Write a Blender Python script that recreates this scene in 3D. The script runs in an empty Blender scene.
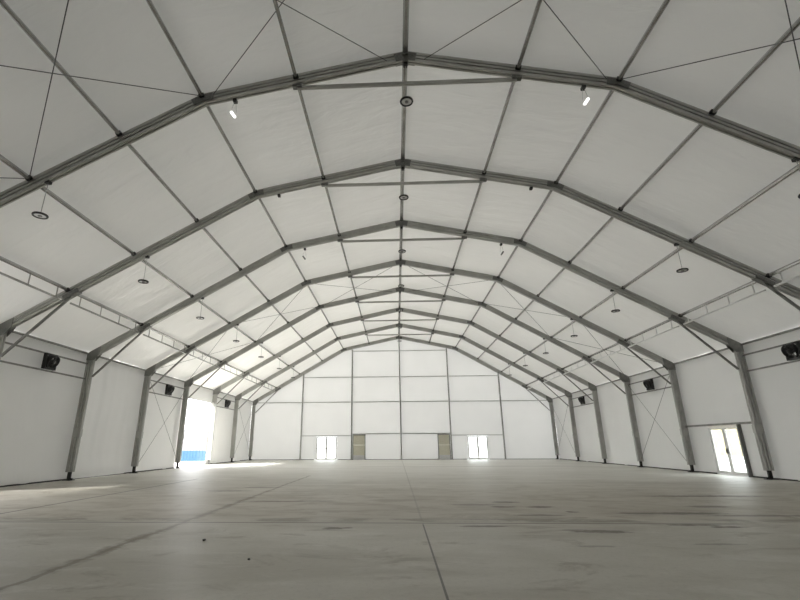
import bpy, bmesh, math, random
from mathutils import Vector, Matrix, noise
random.seed(4)
SC = bpy.context.scene
COL = SC.collection

# ------------------------------------------------------------------ materials
def mat(name, color, rough=0.6, metal=0.0, spec=0.5):
    m = bpy.data.materials.new(name); m.use_nodes = True
    b = m.node_tree.nodes['Principled BSDF']
    b.inputs['Base Color'].default_value = (*color, 1)
    b.inputs['Roughness'].default_value = rough
    b.inputs['Metallic'].default_value = metal
    b.inputs['Specular IOR Level'].default_value = spec
    return m

class NT:
    def __init__(s, m): s.t = m.node_tree; s.n = s.t.nodes; s.l = s.t.links
    def new(s, typ, **k):
        n = s.n.new(typ)
        for a, v in k.items(): setattr(n, a, v)
        return n
    def put(s, sock, v):
        if isinstance(v, (int, float)): sock.default_value = v
        elif isinstance(v, tuple): sock.default_value = v
        else: s.l.new(v, sock)
    def math(s, op, a, b=None, c=None, clamp=False):
        n = s.new('ShaderNodeMath', operation=op); n.use_clamp = clamp
        s.put(n.inputs[0], a)
        if b is not None: s.put(n.inputs[1], b)
        if c is not None: s.put(n.inputs[2], c)
        return n.outputs[0]
    def mix(s, f, a, b):
        n = s.new('ShaderNodeMix', data_type='RGBA')
        s.put(n.inputs[0], f)
        s.put(n.inputs[6], (*a, 1) if isinstance(a, tuple) else a)
        s.put(n.inputs[7], (*b, 1) if isinstance(b, tuple) else b)
        return n.outputs[2]
    def ramp(s, v, lo, hi):
        n = s.new('ShaderNodeMapRange'); n.interpolation_type = 'SMOOTHSTEP'
        s.put(n.inputs[0], v); n.inputs[1].default_value = lo; n.inputs[2].default_value = hi
        return n.outputs[0]
    def noise(s, vec, scale, detail=3, rough=0.55, dist=0.0):
        n = s.new('ShaderNodeTexNoise')
        s.put(n.inputs['Vector'], vec); n.inputs['Scale'].default_value = scale
        n.inputs['Detail'].default_value = detail; n.inputs['Roughness'].default_value = rough
        n.inputs['Distortion'].default_value = dist
        return n.outputs['Fac']
    def mapping(s, vec, sc=(1, 1, 1), rot=(0, 0, 0), loc=(0, 0, 0)):
        n = s.new('ShaderNodeMapping'); s.put(n.inputs['Vector'], vec)
        n.inputs['Scale'].default_value = sc; n.inputs['Rotation'].default_value = rot
        n.inputs['Location'].default_value = loc
        return n.outputs[0]

def speckle(m, c1, c2, scale=14, bump=0.0, stretch=(1, 1, 1)):
    g = NT(m); b = g.n['Principled BSDF']
    tc = g.new('ShaderNodeTexCoord').outputs['Object']
    v = g.mapping(tc, stretch)
    f = g.noise(v, scale)
    g.l.new(g.mix(g.ramp(f, 0.35, 0.65), c1, c2), b.inputs['Base Color'])
    if bump:
        bp = g.new('ShaderNodeBump'); bp.inputs['Strength'].default_value = bump
        bp.inputs['Distance'].default_value = 0.01
        g.l.new(f, bp.inputs['Height']); g.l.new(bp.outputs[0], b.inputs['Normal'])
    return m

ALU = speckle(mat('mill_aluminium', (.4, .4, .38), .36, .75), (.40, .40, .375), (.46, .46, .435), 1.5)
BRACE = speckle(mat('brace_steel', (.24, .24, .225), .5, .35), (.20, .20, .188), (.27, .27, .255), 3)
ALU2 = speckle(mat('purlin_aluminium', (.6, .6, .58), .27, .85), (.40, .40, .385), (.47, .47, .455), 2)
STEEL = speckle(mat('galvanised_bracket', (.2, .2, .19), .5, .6), (.16, .16, .152), (.22, .22, .21), 20)
DARK = speckle(mat('dark_steel', (.03, .03, .03), .5, .3), (.02, .02, .02), (.045, .045, .043), 20)
CABLE = speckle(mat('wire_rope', (.10, .10, .095), .5, .4), (.08, .08, .075), (.13, .13, .125), 30)
BLACK = speckle(mat('black_plastic', (.008, .008, .008), .42), (.006, .006, .006), (.014, .014, .014), 25)
GREYP = speckle(mat('grey_plastic', (.3, .3, .3), .5), (.26, .26, .26), (.34, .34, .33), 20)
WHITEP = speckle(mat('white_powder_coat', (.78, .78, .77), .4), (.75, .75, .74), (.82, .82, .81), 20)
BEIGE = speckle(mat('beige_sheet', (.72, .70, .58), .6), (.68, .66, .54), (.76, .74, .62), 3, 0, (1, 1, 14))
CREAM = speckle(mat('cream_bar', (.90, .88, .76), .5), (.88, .86, .74), (.92, .9, .79), 10)
PLAST = speckle(mat('pale_panel', (.7, .7, .7), .5), (.66, .66, .67), (.74, .74, .74), 10)
BLUE = speckle(mat('blue_sheet', (.0015, .034, .072), .5), (.001, .031, .068), (.002, .037, .077), 4)
BLUE2 = speckle(mat('faded_blue_sheet', (.010, .040, .070), .5), (.009, .038, .067), (.011, .043, .074), 4)
LAV = speckle(mat('pale_grey_sheet', (.075, .078, .09), .6), (.07, .074, .086), (.08, .083, .095), 2)
YEL = speckle(mat('pale_yellow_render', (.13, .105, .06), .8), (.12, .098, .055), (.14, .115, .068), 1)
EARTH = speckle(mat('outdoor_ground', (.55, .55, .55), .9), (.5, .5, .5), (.62, .61, .6), .3)
PEB = speckle(mat('dark_pebble', (.05, .045, .04), .9), (.035, .03, .03), (.07, .065, .06), 30)

def emissive(name, col, st):
    m = mat(name, col, .5); b = m.node_tree.nodes['Principled BSDF']
    b.inputs['Emission Color'].default_value = (*col, 1); b.inputs['Emission Strength'].default_value = st
    return m
LIT = emissive('lit_tube', (1, .99, .96), 1.2)

def glass():
    m = bpy.data.materials.new('door_glass'); m.use_nodes = True; g = NT(m)
    g.n.remove(g.n['Principled BSDF']); out = g.n['Material Output']
    tr = g.new('ShaderNodeBsdfTransparent'); tr.inputs[0].default_value = (.93, .96, .95, 1)
    gl = g.new('ShaderNodeBsdfGlossy'); gl.inputs['Roughness'].default_value = .03
    lw = g.new('ShaderNodeLayerWeight')
    mx = g.new('ShaderNodeMixShader')
    g.l.new(g.math('MULTIPLY_ADD', g.math('POWER', lw.outputs['Facing'], 4.0), .6, .03), mx.inputs[0]); g.l.new(tr.outputs[0], mx.inputs[1]); g.l.new(gl.outputs[0], mx.inputs[2])
    g.l.new(mx.outputs[0], out.inputs[0])
    return m
GLASS = glass()

def fabric(name, col, trans, transcol, stretch, rot=(0, 0, 0), bump=.25, bscale=1.2, rough=.5):
    """coated PVC membrane: diffuse + light passing through + a soft sheen"""
    m = bpy.data.materials.new(name); m.use_nodes = True; g = NT(m)
    b = g.n['Principled BSDF']; out = g.n['Material Output']
    tc = g.new('ShaderNodeTexCoord').outputs['Object']
    v = g.mapping(tc, stretch, rot)
    n1 = g.noise(v, bscale, 4, .5, .4)
    n2 = g.noise(tc, .35, 2)
    c = g.mix(g.ramp(n2, .3, .7), tuple(x * .965 for x in col), col)
    g.l.new(c, b.inputs['Base Color'])
    b.inputs['Roughness'].default_value = rough; b.inputs['Specular IOR Level'].default_value = .35
    bp = g.new('ShaderNodeBump'); bp.inputs['Strength'].default_value = bump; bp.inputs['Distance'].default_value = .12
    g.l.new(n1, bp.inputs['Height']); g.l.new(bp.outputs[0], b.inputs['Normal'])
    t = g.new('ShaderNodeBsdfTranslucent'); t.inputs[0].default_value = (*transcol, 1)
    g.l.new(bp.outputs[0], t.inputs['Normal'])
    mx = g.new('ShaderNodeMixShader'); mx.inputs[0].default_value = trans
    g.l.new(b.outputs[0], mx.inputs[1]); g.l.new(t.outputs[0], mx.inputs[2]); g.l.new(mx.outputs[0], out.inputs[0])
    return m
ROOF = fabric('roof_membrane', (.80, .795, .768), .025, (.9, .89, .85), (1, 3.2, 1), (0, 0, .35), .7, .55, .32)
WALLM = fabric('wall_membrane', (.80, .80, .785), .014, (.9, .9, .88), (2.2, 2.2, .45), (0, 0, 0), .3, .45, .42)
GABLE = fabric('gable_membrane', (.80, .80, .785), .06, (.9, .9, .88), (1.2, 1, .4), (0, 0, 0), .12, .8, .5)

# ------------------------------------------------------------------ helpers
def link(o, parent=None):
    COL.objects.link(o)
    if parent is not None: o.parent = parent
    return o
def obj(name, bm, m, parent=None, smooth=False, loc=(0, 0, 0)):
    bmesh.ops.recalc_face_normals(bm, faces=bm.faces)
    me = bpy.data.meshes.new(name); bm.to_mesh(me); bm.free()
    me.materials.append(m)
    if smooth:
        for p in me.polygons: p.use_smooth = True
    o = bpy.data.objects.new(name, me); o.location = loc
    return link(o, parent)
def tag(o, label, cat, group=None):
    o['label'] = label; o['category'] = cat
    if group: o['group'] = group
    return o
def empty(name, label, cat, loc=(0, 0, 0), group=None, rotz=0):
    o = bpy.data.objects.new(name, None); o.empty_display_size = .2
    o.location = loc; o.rotation_euler = (0, 0, rotz)
    COL.objects.link(o); return tag(o, label, cat, group)
def struct(name, bm, m, smooth=False):
    o = obj(name, bm, m, None, smooth); o['kind'] = 'structure'; return o
def dup(root, loc=None, label=None, group=None, rotz=None):
    def cp(o, par):
        c = o.copy(); COL.objects.link(c); c.parent = par
        for ch in [k for k in bpy.data.objects if k.parent == o]: cp(ch, c)
        return c
    r = cp(root, None)
    if loc is not None: r.location = loc
    if rotz is not None: r.rotation_euler = (0, 0, rotz)
    if label: r['label'] = label
    if group: r['group'] = group
    return r
def V(*a): return Vector(a)
def box(bm, c, s, M=None):
    x, y, z = c; a, b, d = s[0] / 2, s[1] / 2, s[2] / 2
    vs = []
    for dx in (-a, a):
        for dy in (-b, b):
            for dz in (-d, d):
                p = V(dx, dy, dz)
                if M is not None: p = M @ p
                vs.append(bm.verts.new(p + V(x, y, z)))
    for f in ((0, 1, 3, 2), (4, 6, 7, 5), (0, 4, 5, 1), (2, 3, 7, 6), (0, 2, 6, 4), (1, 5, 7, 3)):
        bm.faces.new([vs[i] for i in f])
def sec_rect(w, h, g=0.0, d=0.012, n=1):
    """cross-section of an extruded profile w wide, h deep; grooves g wide on the four faces"""
    a, b = w / 2, h / 2
    if not g: return [(-a, -b), (a, -b), (a, b), (-a, b)]
    pts = []
    def side(p, q, inward, cnt):
        p, q = Vector(p), Vector(q); L = (q - p).length; t = (q - p) / L; inw = Vector(inward)
        pts.append(p)
        for i in range(cnt):
            c = L * (i + 1) / (cnt + 1)
            pts.extend([p + t * (c - g / 2), p + t * (c - g / 2) + inw * d, p + t * (c + g / 2) + inw * d, p + t * (c + g / 2)])
    side((-a, -b), (a, -b), (0, 1), 1); side((a, -b), (a, b), (-1, 0), n)
    side((a, b), (-a, b), (0, -1), 1); side((-a, b), (-a, -b), (1, 0), n)
    return [tuple(p) for p in pts]
def sec_oct(w, h, c=.3):
    a, b = w / 2, h / 2; k = min(a, b) * 2 * c
    return [(-a + k, -b), (a - k, -b), (a, -b + k), (a, b), (-a, b), (-a, -b + k)]
def beam(bm, p0, p1, sec, up=(0, 0, 1)):
    p0, p1 = Vector(p0), Vector(p1); t = (p1 - p0).normalized(); u = Vector(up)
    s = t.cross(u).normalized(); w = s.cross(t)
    r0 = [bm.verts.new(p0 + s * a + w * b) for a, b in sec]
    r1 = [bm.verts.new(p1 + s * a + w * b) for a, b in sec]
    n = len(sec)
    for i in range(n): bm.faces.new((r0[i], r0[(i + 1) % n], r1[(i + 1) % n], r1[i]))
    bm.faces.new(r0); bm.faces.new(r1)
def circ(r, n=10): return [(r * math.cos(2 * math.pi * i / n), r * math.sin(2 * math.pi * i / n)) for i in range(n)]
def rod(bm, p0, p1, r, n=10):
    d = (Vector(p1) - Vector(p0)).normalized()
    beam(bm, p0, p1, circ(r, n), (0, 0, 1) if abs(d.z) < .95 else (1, 0, 0))
def lathe(bm, prof, n=28, M=Matrix.Identity(4)):
    """prof: list of (r, z); closed loop profile -> ring solid"""
    rings = []
    for i in range(n):
        a = 2 * math.pi * i / n
        rings.append([bm.verts.new(M @ V(r * math.cos(a), r * math.sin(a), z)) for r, z in prof])
    m = len(prof)
    for i in range(n):
        A, B = rings[i], rings[(i + 1) % n]
        for j in range(m):
            k = (j + 1) % m
            try: bm.faces.new((A[j], A[k], B[k], B[j]))
            except ValueError: pass
    bmesh.ops.remove_doubles(bm, verts=bm.verts, dist=1e-5)
def B(): return bmesh.new()

# ------------------------------------------------------------------ hall geometry (metres)
NODES = [(0.0, 11.82), (3.05, 11.13), (5.65, 10.60), (7.80, 9.44), (10.02, 8.12), (12.28, 6.76), (14.50, 5.43)]
HW = 14.5
BAY = 5.0
NF = 8                         # arch frames 1..8, the eighth stands in the gable
def fy(i): return (i - NF) * BAY
RD, RW = .32, .145              # rafter depth and width
ORD = ['zeroth', 'first', 'second', 'third', 'fourth', 'fifth', 'sixth', 'seventh', 'eighth']
def node(i):
    s = -1 if i < 0 else 1
    x, z = NODES[abs(i)]; return V(s * x, 0, z)
def nrm(i):                    # outward roof normal at a node
    a = abs(i); s = -1 if i < 0 else 1
    if a == 0: return V(0, 0, 1)
    p, q = NODES[max(a - 1, 0)], NODES[min(a + 1, 6)]
    v = V(q[0] - p[0], 0, q[1] - p[1]).normalized()
    return V(-v.z * s, 0, v.x)
def roof_z(x):
    x = abs(x)
    for (a, b), (c, d) in zip(NODES, NODES[1:]):
        if x <= c: return b + (d - b) * (x - a) / (c - a)
    a, b = NODES[-2]; c, d = NODES[-1]
    return b + (d - b) * (x - a) / (c - a)
OFF = .205                     # membrane above the rafter centre line
YB, YF = .14, -60.0            # back wall and front wall
XW = 14.74                     # side wall sheet

# ------------------------------------------------------------------ arch frames
def make_frame(gable=False):
    t = empty('arch_frame', 'x', 'arch frame', (0, 0, 0), 'arch frames')
    sec = sec_rect(RW, RD, .034, .05, 2)
    for s in (-1, 1):
        b = B(); beam(b, (s * HW, 0, .34), (s * HW, 0, 5.36), sec, (s, 0, 0)); obj('column', b, ALU, t)
        b = B(); box(b, (s * HW, 0, .012), (.34, .34, .024)); box(b, (s * HW, 0, .18), (.13, .09, .33))
        box(b, (s * (HW - .04), 0, .05), (.24, .02, .08)); obj('column_foot', b, DARK, t)
        b = B(); beam(b, node(0) * 1 + V(s * .0, 0, 0), node(2 * s) + V(s * .02, 0, 0), sec); obj('rafter', b, ALU, t)
        b = B(); beam(b, node(2 * s) - V(s * .02, 0, 0), node(6 * s) + V(0, 0, 0), sec); obj('rafter', b, ALU, t)
        # knee brace
        p, q = V(s * 14.30, 0, 4.42), V(s * 11.98, 0, 6.80)
        b = B(); beam(b, p, q, sec_rect(.06, .09, .012, .006, 1), (0, 1, 0)); obj('knee_brace', b, BRACE, t)
        # eave bracket
        b = B()
        for yy in (-.095, .095):
            vs = [V(s * 14.66, yy, 5.50), V(s * 14.36, yy, 5.67), V(s * 14.08, yy, 5.82), V(s * 14.10, yy, 5.46), V(s * 14.32, yy, 5.16), V(s * 14.66, yy, 5.16)]
            lo = [b.verts.new(v - V(0, .008, 0)) for v in vs]; hi = [b.verts.new(v + V(0, .008, 0)) for v in vs]
            b.faces.new(lo); b.faces.new(hi)
            for i in range(6): b.faces.new((lo[i], lo[(i + 1) % 6], hi[(i + 1) % 6], hi[i]))
        for k in range(3): rod(b, (s * 14.5, -.12, 5.2 + .1 * k), (s * 14.5, .12, 5.2 + .1 * k), .018, 6)
        obj('eave_bracket', b, BRACE, t)
        # column splice
        b = B(); box(b, (s * (HW - .176), 0, 1.95), (.014, .15, .32))
        for yy in (-.093, .093): box(b, (s * HW, yy, 1.95), (.26, .014, .34))
        obj('column_splice', b, ALU, t)
        # knee plates at the bend of the roof
        d1 = (node(1 * s) - node(2 * s)).normalized(); d2 = (node(3 * s) - node(2 * s)).normalized()
        b = B(); c = node(2 * s)
        for yy in (-.093, .093):
            for d in (d1, d2): beam(b, c + V(0, yy, 0) - d * .02, c + V(0, yy, 0) + d * .3, sec_rect(.012, .22), (0, 0, 1))
        obj('splice_plate', b, STEEL, t)
        # brace bracket on the rafter
        d = (node(5 * s) - node(6 * s)).normalized(); nn = nrm(5 * s)
        b = B(); c = node(5 * s) - nn * .13
        beam(b, c - d * .25, c + d * .34, sec_rect(.22, .16), nn)
        obj('brace_bracket', b, STEEL, t)
    for n in range(-5, 6):
        c = node(n) + nrm(n) * .07
        if n == 0: c = V(0, 0, 11.86)
        b = B(); beam(b, c - V(0, RW / 2 + .07, 0), c + V(0, RW / 2 + .07, 0), sec_oct(.15, .11, .2), nrm(n)); obj('purlin_bracket', b, DARK if n else STEEL, t)
    b = B()
    for yy in (-.093, .093):
        for s in (-1, 1):
            d = (node(s) - node(0)).normalized(); beam(b, V(0, yy, 11.80), V(0, yy, 11.80) + d * .3, sec_rect(.012, .26))
    box(b, (0, 0, 11.64), (.16, .2, .06))
    obj('apex_bracket', b, STEEL, t)
    if not gable:
        b = B(); beam(b, (-3.02, 0, 10.90), (3.02, 0, 10.90), sec_rect(.07, .10, .012, .006, 1)); obj('tie_beam', b, ALU, t)
        for s in (-1, 1):
            b = B(); box(b, (s * 3.02, 0, 10.95), (.26, .14, .1)); obj('tie_bracket', b, STEEL, t)
    return t
LF = {0: 'grey aluminium arch frame just overhead of the camera, above the nearest visible one',
      1: 'grey aluminium arch frame nearest the camera, crossing the top of the photo',
      2: 'grey aluminium arch frame, second from the camera, its columns at the picture edges',
      3: 'grey aluminium arch frame, third from camera, its right column beside the glass door',
      4: 'grey aluminium arch frame, fourth from camera, on far side of the side glass door',
      5: 'grey aluminium arch frame, fifth from camera, its left column at the open doorway',
      6: 'grey aluminium arch frame, sixth from camera, at far side of the open doorway',
      7: 'grey aluminium arch frame, seventh from camera, last before the end wall',
      8: 'grey aluminium arch frame standing against the white end wall, eighth from camera'}
fr = make_frame(); fr.location = (0, fy(0), 0); fr['label'] = LF[0]
for i in range(1, NF): dup(fr, (0, fy(i), 0), LF[i])
g = make_frame(True); g.location = (0, fy(8), 0); g['label'] = LF[8]

# ------------------------------------------------------------------ purlins, truss purlins, eave beams
def bayname(i):
    if i == 0: return 'in the bay before the first frame from camera'
    return f'between {ORD[i]} and {ORD[i+1]} frames from camera'
G = RW / 2 + .074
def P0(n, i): return node(n) + nrm(n) * .075
pur = {}
def tube_bm(w, h, L, nn):
    b = B(); beam(b, (0, 0, 0), (0, L, 0), sec_oct(w, h), nn); return b
L = BAY - 2 * G
for n in range(-5, 6):
    nn = nrm(n); side = 'left' if n < 0 else 'right'
    for i in range(NF):
        loc = P0(n, i) + V(0, fy(i) + G, 0)
        rown = {0: 'along the ridge'}.get(n, f'{ORD[abs(n)]} below ridge, {side} slope')
        lab = f'grey purlin {rown}, {bayname(i)}'
        if abs(n) == 5: lab = f'grey ladder truss purlin, {side} slope, {bayname(i)}'
        if n in pur:
            dup(pur[n], loc, lab); continue
        if abs(n) == 5:
            t = empty('truss_purlin', lab, 'purlin', loc, 'ladder truss purlins')
            obj('top_chord', tube_bm(.10, .10, L, nn), ALU2, t)
            b = B(); beam(b, (0, .05, -.42), (0, L - .05, -.42), sec_rect(.055, .055)); obj('bottom_chord', b, WHITEP if n > 0 else ALU2, t)  # lit look painted in: right chord and posts white, left ones grey
            for yy in (.52, 1.78, 3.04, 4.30):
                b = B(); beam(b, (0, yy, -.393), (0, yy, -.045), sec_rect(.03, .03), (0, 1, 0)); obj('web_post', b, WHITEP if n > 0 else ALU2, t)
            pur[n] = t
        else:
            w = .15 if n == 0 else .09
            o = obj('roof_purlin', tube_bm(w, .13, L, nn), ALU2, None, False, loc)
            tag(o, lab, 'purlin', 'roof purlins'); pur[n] = o
for s in (-1, 1):
    first = None; side = 'left' if s < 0 else 'right'
    for i in range(NF):
        loc = (s * 14.60, fy(i) + .12, 5.47); lab = f'grey eave beam along {side} wall top, {bayname(i)}'
        if first: dup(first, loc, lab)
        else:
            b = B(); beam(b, (0, 0, 0), (0, BAY - .24, 0), sec_rect(.08, .07)); first = obj('eave_beam', b, BRACE, None, False, loc)
            tag(first, lab, 'beam', 'eave beams')

# ------------------------------------------------------------------ bracing cables
def cable(p, q, lab, grp, r=.011):
    p, q = Vector(p), Vector(q)
    b = B(); rod(b, (0, 0, 0), q - p, r, 6)
    o = obj('brace_cable', b, CABLE, None, False, p); tag(o, lab, 'cable', grp)
for i in (0, 4):
    for s in (-1, 1):
        side = 'left' if s < 0 else 'right'
        for a, c, nm in ((0, 2, 'nearest the ridge'), (2, 4, 'halfway down'), (4, 6, 'nearest the eave')):
            for (u, v, k) in ((a, c, 'rising toward the camera'), (c, a, 'rising away from camera')):
                j = fy(i) + .12; e = fy(i + 1) - .12
                dz = -.02 if u == a else .04
                pa = node(u * s) + V(0, j, dz); pb = node(v * s) + V(0, e, dz)
                if v == 0: pb = node(0).lerp(node(s), .17) + V(0, e, -.1)
                if u == 0: pa = node(0) + V(0, j, .04); pb = node(2 * s).lerp(node(s), .12) + V(0, e, .02)
                if i == 0 and u == 4: pa.z -= .40 if s < 0 else .28
                where = 'nearest visible bay' if i == 0 else 'far braced bay'
                cable(pa, pb, f'thin cable, {side} slope {nm}, {where}, {k}', 'roof brace cables')
for i in (4, 7):
    for s in (-1, 1):
        side = 'left' if s < 0 else 'right'
        x = s * (HW - .06)
        for u, k in ((1, 'rising away from camera'), (0, 'falling away from camera')):
            z0, z1 = (.35, 5.0) if u else (5.0, .35)
            xx = x + (s * .03 if u else 0)
            w = 'between fourth, fifth frames' if i == 4 else 'beside the end wall'
            cable((xx, fy(i) + .12, z0), (xx, fy(i + 1) - .12, z1), f'thin cable crossing {side} wall {w}, {k}', 'wall brace cables', .009)

# ------------------------------------------------------------------ rails carrying fans, door rails
def rail(name, p, q, lab, sec, grp, m=BRACE, cat='rail'):
    p, q = Vector(p), Vector(q); b = B(); beam(b, (0, 0, 0), q - p, sec)
    o = obj(name, b, m, None, False, p); tag(o, lab, cat, grp); return o
for s in (-1, 1):
    side = 'left' if s < 0 else 'right'
    for i in (2, 4, 6):
        for z, k in ((5.0, 'above'), (4.32, 'below')):
            rail('wall_rail', (s * 14.58, fy(i) + .1, z), (s * 14.58, fy(i + 1) - .1, z),
                 f'grey wall rail {k} the fan on {side} wall, {bayname(i)}', sec_rect(.05, .06), 'wall rails at the fans')
rail('wall_rail', (14.58, fy(3) + .1, 2.22), (14.58, fy(4) - .1, 2.22), 'grey rail over the glass double door in the right wall', sec_rect(.08, .09), 'door rails')
rail('wall_rail', (-14.58, fy(5) + .1, 4.50), (-14.58, fy(6) - .1, 4.50), 'pale rail across the top of the open doorway in the left wall', sec_rect(.08, .10), 'door rails', WHITEP)

# ------------------------------------------------------------------ end wall posts and rails
GX = [-9.65, -4.75, 0.0, 4.75, 9.70]
gp = {-9.65: 'grey end wall post left of the left glass door', -4.75: 'grey end wall post beside the left beige vent panel',
      0.0: 'grey end wall post in the middle under the ridge', 4.75: 'grey end wall post beside the right beige vent panel',
      9.70: 'grey end wall post right of the right glass door'}
for x in GX:
    h = roof_z(x) - .20
    b = B(); beam(b, (0, 0, .02), (0, 0, h), sec_oct(.12, .20, .15), (0, 1, 0))
    box(b, (0, 0, .012), (.3, .26, .024))
    o = obj('end_wall_post', b, ALU2, None, False, (x, -.02, 0)); tag(o, gp[x], 'post', 'end wall posts')
XS = [-14.36] + GX + [14.36]
def seg(a, b2, z, lab, sz=.075):
    rail('end_wall_rail', (a + .085, -.02, z), (b2 - .085, -.02, z), lab, sec_rect(.07, sz), 'end wall rails', ALU)
colname = ['left corner', 'second bay from left', 'third bay from left', 'third bay from right', 'second bay from right', 'right corner']
for k in range(6): seg(XS[k], XS[k + 1], 5.36, f'grey rail of the lowest full row on the end wall, {colname[k]}')
for k in range(1, 5): seg(XS[k], XS[k + 1], 7.80, f'grey rail of the middle row on the end wall, {colname[k]}')
for k in range(2, 4): seg(XS[k], XS[k + 1], 10.42, f'grey rail of the top row on the end wall, {colname[k]}')
seg(XS[1], XS[2], 2.20, 'grey rail over the left glass door in the end wall')
seg(XS[4], XS[5], 2.20, 'grey rail over the right glass door in the end wall')
seg(XS[2], XS[3], 2.36, 'grey rail over the left beige vent panel in the end wall')
seg(XS[3], XS[4], 2.36, 'grey rail over the right beige vent panel in the end wall')

# ------------------------------------------------------------------ beige vent panels
def vent(x0, x1, lab):
    w = x1 - x0
    t = empty('vent_panel', lab, 'vent panel', ((x0 + x1) / 2, .02, 0), 'beige vent panels')
    b = B()
    for sx in (-1, 1): box(b, (sx * (w / 2 - .035), -.01, 1.155), (.07, .10, 2.31))
    box(b, (0, -.01, 2.27), (w - .14, .10, .07)); obj('panel_frame', b, ALU2, t)
    for z0, z1 in ((.42, 1.26), (1.40, 2.235)):
        b = B(); n = 9
        for k in range(n):
            h = (z1 - z0) / n
            box(b, (0, 0, z0 + h * (k + .5)), (w - .15, .012, h * 1.1), Matrix.Rotation(-.35, 3, 'X'))
        obj('louvre_sheet', b, BEIGE, t)
    b = B(); box(b, (0, -.03, 1.33), (w - .15, .06, .11)); obj('middle_bar', b, CREAM, t)
    b = B(); box(b, (0, 0, .20), (w - .15, .04, .38)); obj('kick_panel', b, PLAST, t)
vent(-4.65, -3.42, 'beige louvred vent panel left of the middle post in the end wall')
vent(3.48, 4.65, 'beige louvred vent panel right of the middle post in the end wall')

# ------------------------------------------------------------------ glass double doors (local x along the wall, y out of it)
def double_door(name, loc, rotz, w, h, midrail, extra=None):
    t = bpy.data.objects.new(name, None); t.location = loc; t.rotation_euler = (0, 0, rotz); COL.objects.link(t); t['kind'] = 'structure'
    b = B()
    for sx in (-1, 1): box(b, (sx * (w / 2 - .03), 0, h / 2), (.06, .1, h))
    box(b, (0, 0, h - .03), (w - .12, .1, .06)); box(b, (0, 0, .012), (w - .12, .1, .024)); obj('door_frame', b, WHITEP, t)
    lw = (w - .12) / 2
    for sx in (-1, 1):
        cx = sx * lw / 2; b = B(); z1 = h - .065
        for k in (-1, 1): box(b, (cx + k * (lw / 2 - .05), 0, (z1 + .03) / 2), (.10, .05, z1 - .03))
        box(b, (cx, 0, z1 - .035), (lw - .20, .05, .07)); box(b, (cx, 0, .10), (lw - .20, .05, .14))
        if midrail: box(b, (cx, 0, 1.05), (lw - .20, .04, .08))
        lf = obj('door_leaf', b, WHITEP, t)
        b = B(); box(b, (cx, 0, (z1 + .06) / 2), (lw - .12, .008, z1 - .2)); obj('glass_pane', b, GLASS, lf)
        b = B(); box(b, (cx - sx * (lw / 2 - .05), -.06, 1.05), (.02, .03, .22)); obj('door_handle', b, DARK, lf)
    if extra:
        b = B(); box(b, (extra * (w / 2 + .045), -.03, h / 2 + .02), (.085, .16, h + .04)); obj('door_post', b, STEEL, t)
    return t
double_door('door_1', (-7.18, YB - .02, 0), 0, 2.05, 2.12, True)
double_door('door_2', (7.25, YB - .02, 0), 0, 1.95, 2.12, False)
double_door('door_3', (XW - .03, -22.62, 0), -math.pi / 2, 2.06, 2.14, False, 1)

# ------------------------------------------------------------------ shell: floor, walls, ceiling
def subdiv(a, b, step):
    n = max(1, int(round(abs(b - a) / step))); return [a + (b - a) * k / n for k in range(n + 1)]
def lines(a, b, cuts, step):
    c = sorted(set([a, b] + [x for x in cuts if a < x < b])); out = []
    for p, q in zip(c, c[1:]): out += subdiv(p, q, step)[:-1]
    return out + [b]
def side_wall(name, s, holes, m):
    cy = [v for h in holes for v in h[:2]] + [fy(i) for i in range(-3, 9)]; cz = [v for h in holes for v in h[2:]]
    ys = lines(YF, YB, cy, .125 if s < 0 else .25); zs = lines(.03, 5.53, cz, .25)
    b = B(); gr = {}
    def vert(i, j):
        if (i, j) in gr: return gr[(i, j)]
        y, z = ys[i], zs[j]
        d = 0
        ph = (y % BAY) / BAY; e = math.sin(math.pi * ph)      # held flat at the columns
        bay = int(math.floor((y + 40) / BAY))
        zz = z / 5.5; v = math.sin(math.pi * min(1, zz))
        d += .05 * e * v
        d += .035 * noise.noise(V(y * .9, z * .25, s * 7)) * e
        if s < 0 and bay == 3:
            d += .05 * math.sin(y * 9 + .9 * math.sin(z * 1.3)) * (.5 + noise.noise(V(y * 1.3, 0, 4))) * max(0, e - .25) * (.4 + .6 * (z / 5.5))
            d -= .13 * math.exp(-((z - .35) / .35) ** 2) * e
        else: d -= .04 * math.exp(-((z - .3) / .3) ** 2) * e
        for (a, c, z0, z1) in holes:
            if a - .3 < y < c + .3 and z0 - .3 < z < z1 + .3: d = 0
        gr[(i, j)] = b.verts.new((s * (XW + d), y, z)); return gr[(i, j)]
    for i in range(len(ys) - 1):
        for j in range(len(zs) - 1):
            y, z = (ys[i] + ys[i + 1]) / 2, (zs[j] + zs[j + 1]) / 2
            if any(a < y < c and z0 < z < z1 for a, c, z0, z1 in holes): continue
            b.faces.new((vert(i, j), vert(i + 1, j), vert(i + 1, j + 1), vert(i, j + 1)))
    return struct(name, b, m, True)
OPEN_L = [(-15 + .1, -10 - .1, 0, 4.5), (-35 + .1, -30 - .1, 0, 4.5)]
side_wall('wall_left', -1, OPEN_L, WALLM)
side_wall('wall_right', 1, [(-23.66, -21.58, 0, 2.15)], WALLM)

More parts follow.
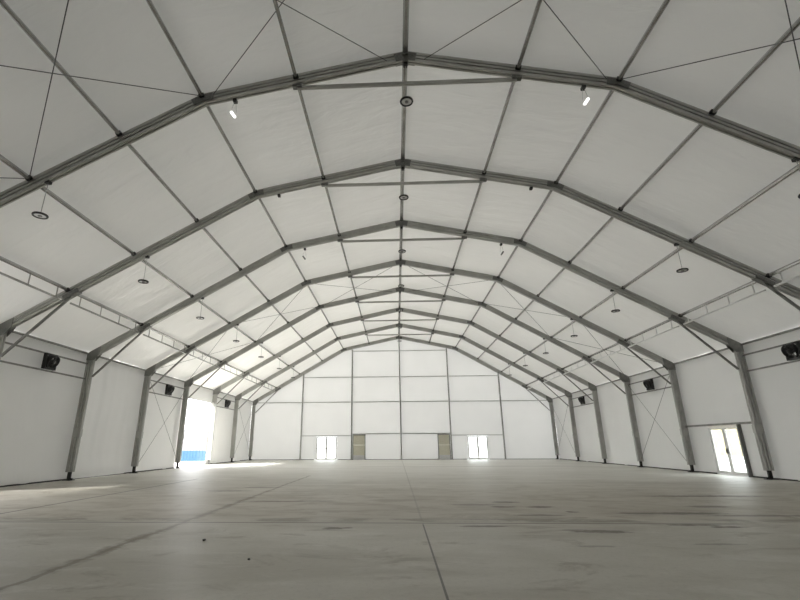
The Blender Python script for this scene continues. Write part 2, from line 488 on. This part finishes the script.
def end_wall(name, y, holes, m, step=.35):
    xs = lines(-XW, XW, [v for h in holes for v in h[:2]] + GX, step)
    low = lines(.03, 2.5, [v for h in holes for v in h[2:]], .4); K = 14
    b = B(); gr = {}
    def vert(i, j):
        if (i, j) in gr: return gr[(i, j)]
        x = xs[i]
        if j < len(low): z = low[j]
        else: z = 2.5 + (roof_z(abs(x)) + OFF + .10 - 2.5) * (j - len(low) + 1) / K
        d = .02 * noise.noise(V(x * .6, z * .3, 3.1))
        if j < len(low): d = 0
        gr[(i, j)] = b.verts.new((x, y + d, z)); return gr[(i, j)]
    J = len(low) + K
    for i in range(len(xs) - 1):
        for j in range(J - 1):
            x = (xs[i] + xs[i + 1]) / 2
            if j < len(low) - 1:
                z = (low[j] + low[j + 1]) / 2
                if any(a < x < c and z0 < z < z1 for a, c, z0, z1 in holes): continue
            b.faces.new((vert(i, j), vert(i + 1, j), vert(i + 1, j + 1), vert(i, j + 1)))
    return struct(name, b, m, True)
end_wall('wall_back', YB, [(-8.21, -6.15, 0, 2.13), (6.27, 8.23, 0, 2.13)], GABLE)
end_wall('wall_front', YF, [], WALLM, 2)

def ceiling():
    ys = lines(YF, YB + .16, [fy(i) for i in range(-3, 9)], .2)
    pts = []                                                   # cross-section samples
    seq = [(-1, k) for k in range(6, 0, -1)] + [(1, 0)] + [(1, k) for k in range(1, 7)]
    secs = []
    for s, k in seq: c = node(s * k) + nrm(s * k) * OFF; secs.append((c, nrm(s * k)))
    # eave ends run out to the wall line
    for e in (0, -1):
        c, n_ = secs[e]; sg = -1 if e == 0 else 1
        secs[e] = (V(sg * (XW + .20), 0, c.z - .17), n_)
    samples = []
    for q in range(len(secs) - 1):
        for k in range(5):
            f = k / 5; samples.append((secs[q][0].lerp(secs[q + 1][0], f), secs[q][1].lerp(secs[q + 1][1], f).normalized(), f))
    samples.append((*secs[-1], 0))
    b = B(); rows = []
    for y in ys:
        ph = ((y - YB + .14) % BAY) / BAY; e = math.sin(math.pi * ph)
        r = []
        for idx, (p, n_, f) in enumerate(samples):
            u = math.sin(math.pi * f)
            h = (.035 * u + .03 * noise.noise(V(p.x * .45, y * .9, 1.7))) * e
            low = min(1, max(0, (abs(p.x) - 7.5) / 3))
            sg = -1 if p.x < 0 else 1
            h += (.010 + .022 * low) * noise.noise(V(p.x * .35, (y + sg * p.x * .45) * 1.7, 5.2)) * min(1, e * 2)
            h *= min(1, max(0, (XW - abs(p.x)) / 1.2))             # clamped tight along the eave
            r.append(b.verts.new(p + n_ * h + V(0, y, 0)))
        rows.append(r)
    for a, c in zip(rows, rows[1:]):
        for k in range(len(a) - 1): b.faces.new((a[k], c[k], c[k + 1], a[k + 1]))
    return struct('ceiling', b, ROOF, True)
ceiling()

for nm, p, q in (('baseboard_left', (-XW, YF, .03), (-XW, fy(5) + .1, .03)), ('baseboard_right', (XW, YF, .03), (XW, -23.75, .03)),
                 ('baseboard_right', (XW, -21.5, .03), (XW, YB, .03)), ('baseboard_left', (-XW, fy(6) - .1, .03), (-XW, YB, .03)),
                 ('baseboard_back', (-14.4, YB - .02, .03), (-8.3, YB - .02, .03)), ('baseboard_back', (8.3, YB - .02, .03), (14.4, YB - .02, .03)),
                 ('baseboard_back', (-6.1, YB - .02, .03), (6.2, YB - .02, .03))):
    if nm == 'baseboard_left' and p[1] == YF:
        for a, c in ((YF, -34.9), (-30.1, -14.9)):
            b = B(); beam(b, (-XW, a, .03), (-XW, c, .03), sec_rect(.04, .055)); struct(nm, b, DARK)
        continue
    b = B(); beam(b, p, q, sec_rect(.04, .055)); struct(nm, b, DARK if 'back' not in nm else STEEL)

# floor -----------------------------------------------------------------
def floor_mat():
    m = mat('worn_concrete', (.3, .3, .28), .55, 0, .4); g = NT(m); b = g.n['Principled BSDF']
    pos = g.new('ShaderNodeNewGeometry').outputs['Position']
    sx = g.new('ShaderNodeSeparateXYZ'); g.l.new(pos, sx.inputs[0]); X, Y = sx.outputs[0], sx.outputs[1]
    n_big = g.noise(g.mapping(pos, (.35, .9, 1)), .55, 4, .6, .6)
    n_mid = g.noise(g.mapping(pos, (.6, 1.3, 1)), 1.6, 6, .7, .3)
    n_fine = g.noise(pos, 14, 6, .7)
    n_st = g.noise(g.mapping(pos, (.9, 1.7, 1)), .8, 6, .68, .8)
    c = g.mix(g.ramp(n_big, .35, .65), (.43, .41, .35), (.55, .53, .47))
    c = g.mix(g.math('MULTIPLY', g.ramp(n_mid, .48, .72), .45), c, (.66, .645, .60))
    c = g.mix(g.math('MULTIPLY', g.ramp(n_fine, .45, .75), .25), c, (.27, .255, .22))
    c = g.mix(g.math('MULTIPLY', g.ramp(n_st, .54, .68), .6), c, (.27, .24, .19))
    # brownish mid field beyond the cross joint
    fld = g.math('MULTIPLY', g.ramp(Y, -36.2, -34.8), g.math('SUBTRACT', 1.0, g.ramp(Y, -33, -22)))
    c = g.mix(g.math('MULTIPLY', g.math('MULTIPLY', fld, g.ramp(n_st, .44, .62)), .65), c, (.24, .205, .15))
    c = g.mix(g.math('MULTIPLY', fld, .42), c, (.40, .355, .285))
    c = g.mix(g.math('MULTIPLY', g.ramp(Y, -35, -12), g.math('MULTIPLY_ADD', n_big, .6, .42)), c, (.76, .75, .715))  # far-end brightness painted in: concrete lightens towards the end wall
    wob = g.math('MULTIPLY', g.math('SUBTRACT', n_mid, .5), .12)
    n_hf = g.noise(g.mapping(pos, (1, 1.6, 1)), 4.5, 5, .65)
    lump = g.math('MULTIPLY', g.math('SUBTRACT', n_hf, .5), 4.0)
    def line(axis, at, half, col, amt, lo=None, hi=None, other=None, wobble=0.0):
        nonlocal c
        a = axis if not wobble else g.math('ADD', axis, g.math('MULTIPLY', wob, wobble))
        d = g.math('ABSOLUTE', g.math('SUBTRACT', a, at))
        f = g.math('SUBTRACT', 1.0, g.ramp(d, half * .5, half))
        if lo is not None: f = g.math('MULTIPLY', f, g.ramp(other, lo, lo + .3))
        if hi is not None: f = g.math('MULTIPLY', f, g.math('SUBTRACT', 1.0, g.ramp(other, hi - .3, hi)))
        c = g.mix(g.math('MULTIPLY', f, amt), c, col)
    line(X, -9.2, .06, (.09, .08, .065), .9, None, -24.0, Y)
    line(X, -4.6, .16, (.20, .165, .11), g.math('MULTIPLY', g.ramp(n_st, .38, .6), .75), None, -29.0, Y, 3.2)
    line(X, -4.6, .06, (.15, .12, .085), .6, None, -22.0, Y, 2.2)
    line(X, 0.02, .018, (.09, .085, .075), .85, None, -35.55, Y)
    line(X, 0.02, .03, (.2, .18, .15), .35, -35.5, 0, Y)
    line(Y, -35.62, .05, (.13, .115, .09), .9, None, 6.0, X, .15)
    line(Y, -35.72, .05, (.5, .49, .46), .35, None, 15, X, .2)
    line(Y, -35.28, .26, (.19, .165, .13), g.math('MULTIPLY', g.ramp(n_st, .40, .58), .6), -12, 14, X, 3.0)
    line(Y, -26.5, .10, (.2, .175, .145), .55, -6, 12, X, 1.0)
    line(Y, -13.5, .20, (.2, .18, .15), .5, -3, 13, X, 1.0)
    for cx, cy, rx, ry, amt in ((3.0, -36.42, .50, .14, .7), (2.55, -36.30, .22, .06, .5), (2.05, -33.3, .28, .14, .8), (2.9, -33.3, .3, .16, .9), (3.35, -34.1, .16, .10, .8),
                                (2.5, -34.6, .5, .14, .6), (1.1, -35.95, .42, .10, .7), (2.3, -32.4, .35, .14, .7), (1.4, -32.9, .5, .15, .5),
                                (5.4, -35.95, .35, .09, .8), (4.9, -35.75, .45, .08, .7), (5.6, -34.3, .9, .16, .75), (4.6, -34.3, .4, .12, .7), (6.8, -33.2, .5, .2, .6), (8.2, -31.0, 1.6, .2, .7),
                                (7.0, -34.6, 1.1, .12, .6), (-1.6, -36.2, .22, .12, .7), (-1.35, -36.15, .12, .06, .7), (-3.6, -32.3, .8, .12, .6), (-2.6, -32.2, .5, .1, .55), (-6.0, -29.5, .8, .25, .5), (-5.2, -28.3, .7, .2, .5), (4.3, -37.4, .35, .07, .4), (2.4, -37.6, .35, .06, .35)):
        dx = g.math('DIVIDE', g.math('SUBTRACT', g.math('ADD', X, g.math('MULTIPLY', wob, 2.0)), cx), rx)
        dy = g.math('DIVIDE', g.math('SUBTRACT', g.math('ADD', Y, g.math('MULTIPLY', wob, 1.2)), cy), ry)
        d = g.math('ADD', lump, g.math('ADD', g.math('MULTIPLY', dx, dx), g.math('MULTIPLY', dy, dy)))
        f = g.math('SUBTRACT', 1.0, g.ramp(d, .3, 1.5))
        c = g.mix(g.math('MULTIPLY', f, min(1, amt * 1.25)), c, (.12, .10, .075))
    g.l.new(c, b.inputs['Base Color'])
    r = g.new('ShaderNodeMapRange'); g.l.new(n_mid, r.inputs[0]); r.inputs[3].default_value = .42; r.inputs[4].default_value = .56
    g.l.new(r.outputs[0], b.inputs['Roughness'])
    bp = g.new('ShaderNodeBump'); bp.inputs['Strength'].default_value = .2; bp.inputs['Distance'].default_value = .02
    g.l.new(n_fine, bp.inputs['Height']); g.l.new(bp.outputs[0], b.inputs['Normal'])
    return m
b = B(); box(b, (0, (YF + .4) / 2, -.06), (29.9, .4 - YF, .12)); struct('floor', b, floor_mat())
b = B(); box(b, (0, -20, -.20), (500, 500, .1)); struct('ground', b, EARTH)

# pebbles on the floor
for x, y, r, lab in ((-3.47, -37.34, .028, 'small dark pebble on the floor, left and farther of the two'),
                     (-2.39, -38.52, .02, 'small dark pebble on the floor, nearer the camera of the two')):
    b = B(); bmesh.ops.create_icosphere(b, subdivisions=2, radius=r)
    for v in b.verts: v.co *= 1 + .25 * noise.noise(v.co * 60); v.co.z *= .6
    o = obj('pebble', b, PEB, None, True, (x, y, r * .55)); tag(o, lab, 'pebble', 'pebbles on the floor')

# ------------------------------------------------------------------ fans
def make_fan():
    t = empty('wall_fan', 'x', 'fan', (0, 0, 0), 'wall fans')     # local +x points into the hall
    S = .62
    b = B()
    for k in (-1, 1):
        box(b, (-.02, k * (S / 2 - .03), 0), (.14, .06, S)); box(b, (-.02, 0, k * (S / 2 - .03)), (.14, S - .12, .06))
    obj('fan_frame', b, BLACK, t)
    tilt = Matrix.Translation((.06, 0, .0)) @ Matrix.Rotation(math.radians(26), 4, 'Y') @ Matrix.Rotation(math.pi / 2, 4, 'Y')
    b = B(); lathe(b, [(.27, -.12), (.28, .10), (.255, .10), (.245, -.12)], 32, tilt); obj('shroud', b, BLACK, t, True)
    b = B(); lathe(b, [(.0, -.10), (.10, -.10), (.10, .08), (.07, .11), (.0, .12)], 20, tilt); obj('motor', b, BLACK, t, True)
    b = B()
    for k in range(5):
        a = 2 * math.pi * k / 5; vs = []
        for r, w0 in ((.08, .42), (.16, .46), (.24, .38)):
            vs.append([tilt @ V(r * math.cos(a + w0 * q), r * math.sin(a + w0 * q), .05 * q - dz) for q in (-1, 1) for dz in (0, .008)])
        rings = [[b.verts.new(p) for p in v] for v in vs]
        for A, C in zip(rings, rings[1:]):
            for (m_, n_) in ((0, 1), (1, 3), (3, 2), (2, 0)): b.faces.new((A[m_], A[n_], C[n_], C[m_]))
    obj('blades', b, BLACK, t)
    b = B()
    for r in (.08, .14, .20, .245): lathe(b, [(r, .095), (r + .007, .095), (r + .007, .102), (r, .102)], 28, tilt)
    for k in range(8):
        a = math.pi * k / 4; c, s_ = math.cos(a), math.sin(a)
        rod(b, tilt @ V(.06 * c, .06 * s_, .098), tilt @ V(.265 * c, .265 * s_, .098), .005, 5)
    obj('grille', b, BLACK, t)
    return t
fan = make_fan(); ff = True
for s, i, lab in ((-1, 2, 'large black wall fan at upper left, nearest the camera on the left wall'),
                  (-1, 4, 'black wall fan on left wall just before the open doorway'),
                  (-1, 6, 'small black wall fan on left wall just past the open doorway'),
                  (1, 2, 'large black wall fan high on the right wall at the picture edge'),
                  (1, 4, 'black wall fan on right wall above the crossed brace cables'),
                  (1, 6, 'farthest black wall fan on the right wall near the end wall')):
    y = fy(i) + (2.45 if s < 0 else 2.25); loc = (s * 14.40, y, 4.66); rz = 0 if s < 0 else math.pi
    if ff: fan.location = loc; fan.rotation_euler = (0, 0, rz); fan['label'] = lab; ff = False
    else: dup(fan, loc, lab, None, rz)

# ------------------------------------------------------------------ hanging ring lamps
def make_lamp(drop):
    t = empty('ring_lamp', 'x', 'lamp', (0, 0, 0), 'hanging ring lamps')     # origin at the clamp
    b = B(); box(b, (0, 0, -.02), (.11, .13, .08)); obj('clamp', b, DARK, t)
    b = B(); rod(b, (0, 0, -.05), (0, 0, -drop + .02), .009, 6); obj('cord', b, GREYP, t)
    Z = Matrix.Translation((0, 0, -drop))
    b = B(); lathe(b, [(.135, -.02), (.175, -.025), (.185, 0), (.175, .025), (.135, .02)], 32, Z); obj('lamp_ring', b, BLACK, t, True)
    b = B(); lathe(b, [(.0, -.008), (.134, -.008), (.134, .01), (.0, .01)], 28, Z); obj('diffuser', b, WHITEP, t)
    b = B(); lathe(b, [(.0, -.03), (.05, -.03), (.05, .04), (.0, .05)], 16, Z); obj('driver', b, GREYP, t, True)
    return t
sl = None
for i in range(1, 8):
    for s in (-1, 1):
        side = 'left' if s < 0 else 'right'
        lab = f'small black ring lamp hanging from {side} slope under {ORD[i]} arch frame from camera'
        loc = (s * 9.58, fy(i), roof_z(9.58) - .262)
        if sl is None: sl = make_lamp(1.0); sl.location = loc; sl['label'] = lab
        else: dup(sl, loc, lab)
rl = None
for i in range(1, 8):
    lab = f'small black ring lamp hanging below the ridge at {ORD[i]} arch frame from camera'
    loc = (0, fy(i), 11.57)
    if i == 1: loc = (0, fy(i), 11.57)
    if rl is None: rl = make_lamp(1.27); rl.location = loc; rl['label'] = lab
    else: dup(rl, loc, lab)

# spot tubes under the rafters
def make_tube(lit):
    t = empty('tube_lamp', 'x', 'lamp', (0, 0, 0), 'hanging tube lamps')
    b = B(); box(b, (0, 0, -.02), (.10, .13, .08)); obj('clamp', b, DARK, t)
    b = B()
    for k in (-1, 1): rod(b, (k * .02, 0, -.05), (k * .075 , 0, -.36 - k * .05), .005, 5)
    obj('hanger', b, GREYP, t)
    b = B(); M = Matrix.Translation((-.02, 0, -.47)) @ Matrix.Rotation(math.radians(-35), 4, 'Y')
    lathe(b, [(.0, -.11), (.034, -.11), (.038, -.10), (.038, .10), (.034, .11), (.0, .11)], 20, M)
    obj('tube', b, LIT if lit else GREYP, t, True)
    return t
for i, lit in ((1, True), (3, False)):
    a = make_tube(lit); h = roof_z(4.75) - .235
    w = 'lit white' if lit else 'grey unlit'
    a.location = (-4.75, fy(i), h); a.rotation_euler = (0, 0, 0); a['label'] = f'{w} tube lamp hung under {ORD[i]} arch frame from camera, left of ridge'
    dup(a, (4.75, fy(i), h), f'{w} tube lamp hung under {ORD[i]} arch frame from camera, right of ridge', None, math.pi)
cl = None
for s in (-1, 1):
    side = 'left' if s < 0 else 'right'; loc = (s * 4.77, fy(2), roof_z(4.77) - .235)
    lab = f'small dark beam clamp under second arch frame from camera, {side} of ridge'
    if cl is None: b = B(); box(b, (0, 0, -.02), (.10, .13, .08)); box(b, (0, 0, -.07), (.04, .04, .04)); cl = obj('beam_clamp', b, DARK, None, False, loc); tag(cl, lab, 'clamp', 'bare beam clamps')
    else: dup(cl, loc, lab)

# ------------------------------------------------------------------ outside: views through the openings, plus an unseen sun block
def hoard(x0, x1, y, m, lab):
    w = x1 - x0
    t = empty('hoarding_panel', lab, 'fence panel', ((x0 + x1) / 2, y, -.15), 'hoarding panels outside')
    b = B(); n = int(w / .15)
    for k in range(n): box(b, (-w / 2 + w * (k + .5) / n, (k % 2) * .02, .52), (w / n, .03, 1.0))
    obj('lower_sheet', b, m, t)
    b = B()
    for k in range(n): box(b, (-w / 2 + w * (k + .5) / n, (k % 2) * .02, 2.06), (w / n, .03, 2.08))
    obj('upper_sheet', b, LAV, t)
    b = B(); box(b, (-w / 2 + .03, .07, 1.57), (.06, .08, 3.14)); obj('fence_post', b, STEEL, t)
hx = [-26.4, -24.0, -22.2, -20.35, -18.4, -16.6]
hl = ['half hidden leftmost', 'bright blue left', 'bright blue middle', 'faded blue right', 'faded blue far right']
for k in range(5): hoard(hx[k], hx[k + 1] - .02, 1.6, BLUE if k < 3 else BLUE2, f'{hl[k]} hoarding panel with pale top, outside the open doorway')
# unseen block added behind the camera end to keep low sun off nearer bays
b = B(); box(b, (-30, -74, 29.0), (170, 16, 58)); o = struct('added_sun_block', b, mat('sun_block_dark', (.12, .12, .12), .8))
# pale yellow building outside the right door
t = empty('neighbouring_building', 'pale yellow building outside, seen through the glass door in the right wall', 'building', (44, -2, -.15))
b = B(); box(b, (0, 0, 2.0), (10, 50, 4.0)); obj('building_wall', b, YEL, t)
b = B(); box(b, (0, 0, 4.1), (10.6, 50.6, .2)); obj('roof_slab', b, PLAST, t)

# ------------------------------------------------------------------ world and light
w = bpy.data.worlds.new('sky'); SC.world = w; w.use_nodes = True
bg = w.node_tree.nodes['Background']; bg.inputs[0].default_value = (.97, .985, 1.0, 1); bg.inputs[1].default_value = 3.6
sun = bpy.data.lights.new('sun', 'SUN'); sun.energy = 20.0; sun.angle = math.radians(14); sun.color = (1, .97, .9)
so = bpy.data.objects.new('sun', sun); COL.objects.link(so); so.rotation_euler = V(-.60, -.50, .62).to_track_quat('Z', 'Y').to_euler(); so.location = (0, 0, 30)

# ------------------------------------------------------------------ camera
cam = bpy.data.cameras.new('camera'); co = bpy.data.objects.new('camera', cam); COL.objects.link(co)
cam.sensor_fit = 'HORIZONTAL'; cam.sensor_width = 36.0; cam.lens = 449.26 / 800 * 36
cam.shift_x = 25.6 / 800; cam.clip_end = 1000
R_, U_, N_ = (0.99889, 0.04686, -0.0045), (0.01858, -0.30459, 0.9523), (0.04326, -0.95133, -0.30512)
Mx = Matrix(((R_[0], U_[0], N_[0]), (R_[1], U_[1], N_[1]), (R_[2], U_[2], N_[2])))
co.matrix_world = Matrix.Translation((-.4453, -45.025, 1.4291)) @ Mx.to_4x4()
SC.camera = co
vs = SC.view_settings; vs.view_transform = 'Standard'; vs.look = 'None'; vs.gamma = 1; vs.use_curve_mapping = False; vs.exposure = 1.02
